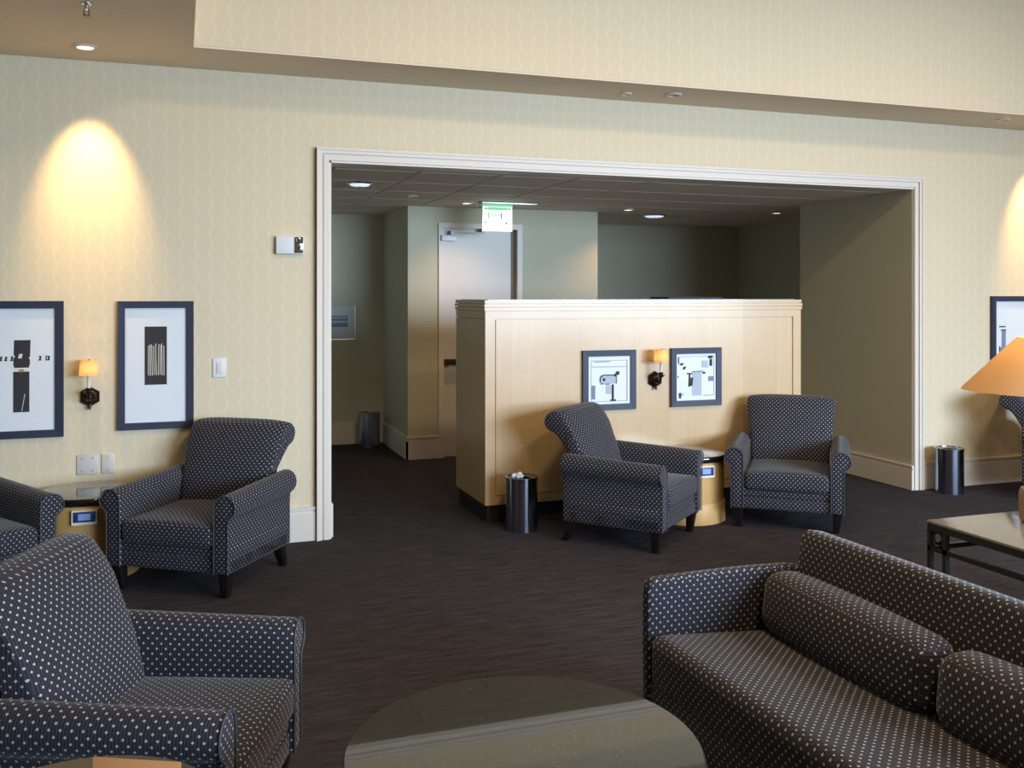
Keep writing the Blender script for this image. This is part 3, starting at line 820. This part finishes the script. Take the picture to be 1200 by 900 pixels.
bp = [(.16, .30), (.172, .45), (.188, .58), (.200, .66), (.206, .695), (.218, .712), (.240, .718), (.290, .708), (.335, .67), (.36, .55), (.375, .40), (.38, .20), (.38, .07), (.30, .07)]
def wsb(v, s):
    v = v.copy(); s4 = max(0, (abs(s)-.93)/.07)
    return v
b = MB(); b.prism(bp, 'x', -HL+.012, HL-.012, 30, wsb); b.build('backrest', FAB, t, bevel=.014)
for sx in (-1, 1):
    for y in (-.34, .32):
        MB().hexa([(sx*.88-.018, y-.018, 0), (sx*.88+.018, y-.018, 0), (sx*.88+.018, y+.018, 0), (sx*.88-.018, y+.018, 0)],
                  [(sx*.88-.026, y-.026, .075), (sx*.88+.026, y-.026, .075), (sx*.88+.026, y+.026, .075), (sx*.88-.026, y+.026, .075)]).build('leg', ESPRESSO, t, bevel=.003)

def bolster(label, lx, rz, L=.74):
    # plump lumbar pillow leaning on the sofa back
    R = Matrix.Rotation(SOFA_A, 4, 'Z'); p = R @ Vector((lx, .062, .414)) + Vector((1.828, 1.80, 0))
    t = thing('bolster_cushion', label, 'cushion', p, SOFA_A+rz, 'bolster cushions on the sofa')
    def fn(q, w):
        q = q.copy(); e = 1-.16*abs(w.x)**4
        q.y *= e; q.z *= (1-.05*abs(w.x)**4)
        q.y += .10*(q.z)      # leans back
        return q
    MB().rbox(-L/2, L/2, -.076, .076, 0, .200, .056, 10, (.004, .012, .006), fn).build('cushion', FAB, t, weld=True)
    return t
bolster('long dotted bolster cushion lying against the sofa back next to the far arm', -.53, D(-2))
bolster('second dotted bolster cushion on the sofa, cut by the right edge', .222, D(1))

# ------------------------------------------------------------------ round granite coffee table
t = thing('round_coffee_table', 'round dark polished granite coffee table at the bottom centre', 'coffee table', (.717, 1.974, 0))
MB().lathe([(0, .490), (.385, .490), (.395, .494), (.398, .505), (.397, .514), (.392, .520), (0, .520)], 96).build('table_top', STONE, t)
MB().lathe([(0, 0), (.20, 0), (.20, .02), (.06, .035), (.045, .06), (.045, .44), (.12, .488), (0, .488)], 48).build('pedestal', ESPRESSO, t)

# ------------------------------------------------------------------ small side table at the lower left
t = thing('side_table', 'dark round stone side table at the bottom left corner', 'side table', (-.19, 1.795, 0))
STONE2 = stone('dark_stone_honed', (.022, .020, .016, 1), (.036, .033, .026, 1), .3, 1.45)
MB().lathe([(0, .575), (.262, .575), (.270, .582), (.270, .594), (.265, .600), (0, .600)], 72).build('table_top', STONE2, t)
MB().lathe([(0, 0), (.16, 0), (.16, .018), (.04, .03), (.03, .05), (.03, .53), (.09, .573), (0, .573)], 40).build('pedestal', ESPRESSO, t)
b = MB(); b.hexa([(-.150, 1.82, .6005), (-.02, 1.72, .6005), (.0, 1.955, .6005), (-.165, 2.035, .6005)], [(-.150, 1.82, .612), (-.02, 1.72, .612), (.0, 1.955, .612), (-.165, 2.035, .612)])
tag(b.build('tan_folder', LTWOOD, bevel=.001), 'tan folder lying on the stone side table at the bottom left', 'folder')

# ------------------------------------------------------------------ rectangular table with fretwork legs
TX0, TX1, TY0, TY1, TZ = 3.20, 4.35, 2.62, 3.45, .50
t = thing('console_table', 'dark metal table with a pale stone top and ringed double legs', 'table', (TX0, TY0, 0))
w_, d_ = TX1-TX0, TY1-TY0
MB().box(0, w_, 0, d_, TZ-.012, TZ).build('table_top', GREYST, t, bevel=.002)
b = MB(); s_ = .028
for y in (0.002, d_-s_-.002): b.box(.002, w_-.002, y, y+s_, TZ-.042, TZ-.0125)
for x in (.002, w_-s_-.002): b.box(x, x+s_, s_, d_-s_, TZ-.042, TZ-.0125)
b.build('top_rail', DARKM, t, smooth=False)
b = MB()
for y in (0.006, d_-.024): b.box(.03, w_-.03, y, y+.018, TZ-.135, TZ-.113)
for x in (.006, w_-.024): b.box(x, x+.018, .03, d_-.03, TZ-.135, TZ-.113)
b.build('lower_rail', DARKM, t, smooth=False)
for cx, sx in ((.002, 1), (w_-.002, -1)):
    for cy, sy in ((.002, 1), (d_-.002, -1)):
        b = MB(); q = .020; g = .090
        for ox, oy in ((0, 0), (g, 0), (0, g)):
            xa, ya = cx+sx*ox, cy+sy*oy
            b.box(min(xa, xa+sx*q), max(xa, xa+sx*q), min(ya, ya+sy*q), max(ya, ya+sy*q), 0, TZ-.042)
        for k, (ox, oy) in enumerate(((.055, .010), (.010, .055))):
            pts = [(cx+sx*(ox+(.028*math.cos(a) if k == 0 else 0)), cy+sy*(oy+(.028*math.cos(a) if k == 1 else 0)), TZ-.077+.032*math.sin(a)) for a in [2*PI*i/24 for i in range(25)]]
            b.tube(pts, .006, 6, cap=False)
        b.box(min(cx, cx+sx*(g+q)), max(cx, cx+sx*(g+q)), min(cy, cy+sy*q), max(cy, cy+sy*q), TZ-.135, TZ-.113)
        b.box(min(cx, cx+sx*q), max(cx, cx+sx*q), min(cy, cy+sy*(g+q)), max(cy, cy+sy*(g+q)), TZ-.135, TZ-.113)
        b.build('leg', DARKM, t)
b = MB(); b.box(3.50, 4.10, 2.95, 3.14, .0, .36)
tag(b.build('floor_box', BLACK, bevel=.01), 'black box standing on the carpet under the dark metal table', 'box')

# table lamp on it
t = thing('table_lamp', 'table lamp with a wide tan conical shade and ceramic base, cut by the right edge', 'table lamp', (3.655, 3.235, TZ))
MB().lathe([(0, 0), (.082, 0), (.094, .008), (.098, .03), (.098, .125), (.090, .150), (.05, .165), (0, .168)], 56).build('base', TERRA, t)
MB().lathe([(0, .166), (.048, .166), (.050, .20), (.034, .23), (.014, .26), (0, .26)], 40).build('neck', GREENG, t)
MB().lathe([(0, .25), (.010, .25), (.010, .74), (0, .74)], 16).build('stem', BRONZE, t)
MB().lathe([(.333, .592), (.335, .592), (.105, .832), (.103, .832), (.333, .592)], 80).build('lamp_shade', SHADE_L, t)
MB().lathe([(0, .74), (.018, .745), (.030, .78), (.022, .81), (0, .82)], 20).build('bulb', BULB, t)
b = MB()
for k in range(3):
    a = 2*PI*k/3; b.tube([(0, 0, .826), (.103*math.cos(a), .103*math.sin(a), .826)], .002, 6)
b.lathe([(0, .82), (.006, .82), (.010, .845), (.006, .86), (0, .862)], 16)
b.build('finial', BRONZE, t)
p = point_light('table_lamp_light', (0, 0, .70), 6, (1, .84, .60), .035); p.parent = t
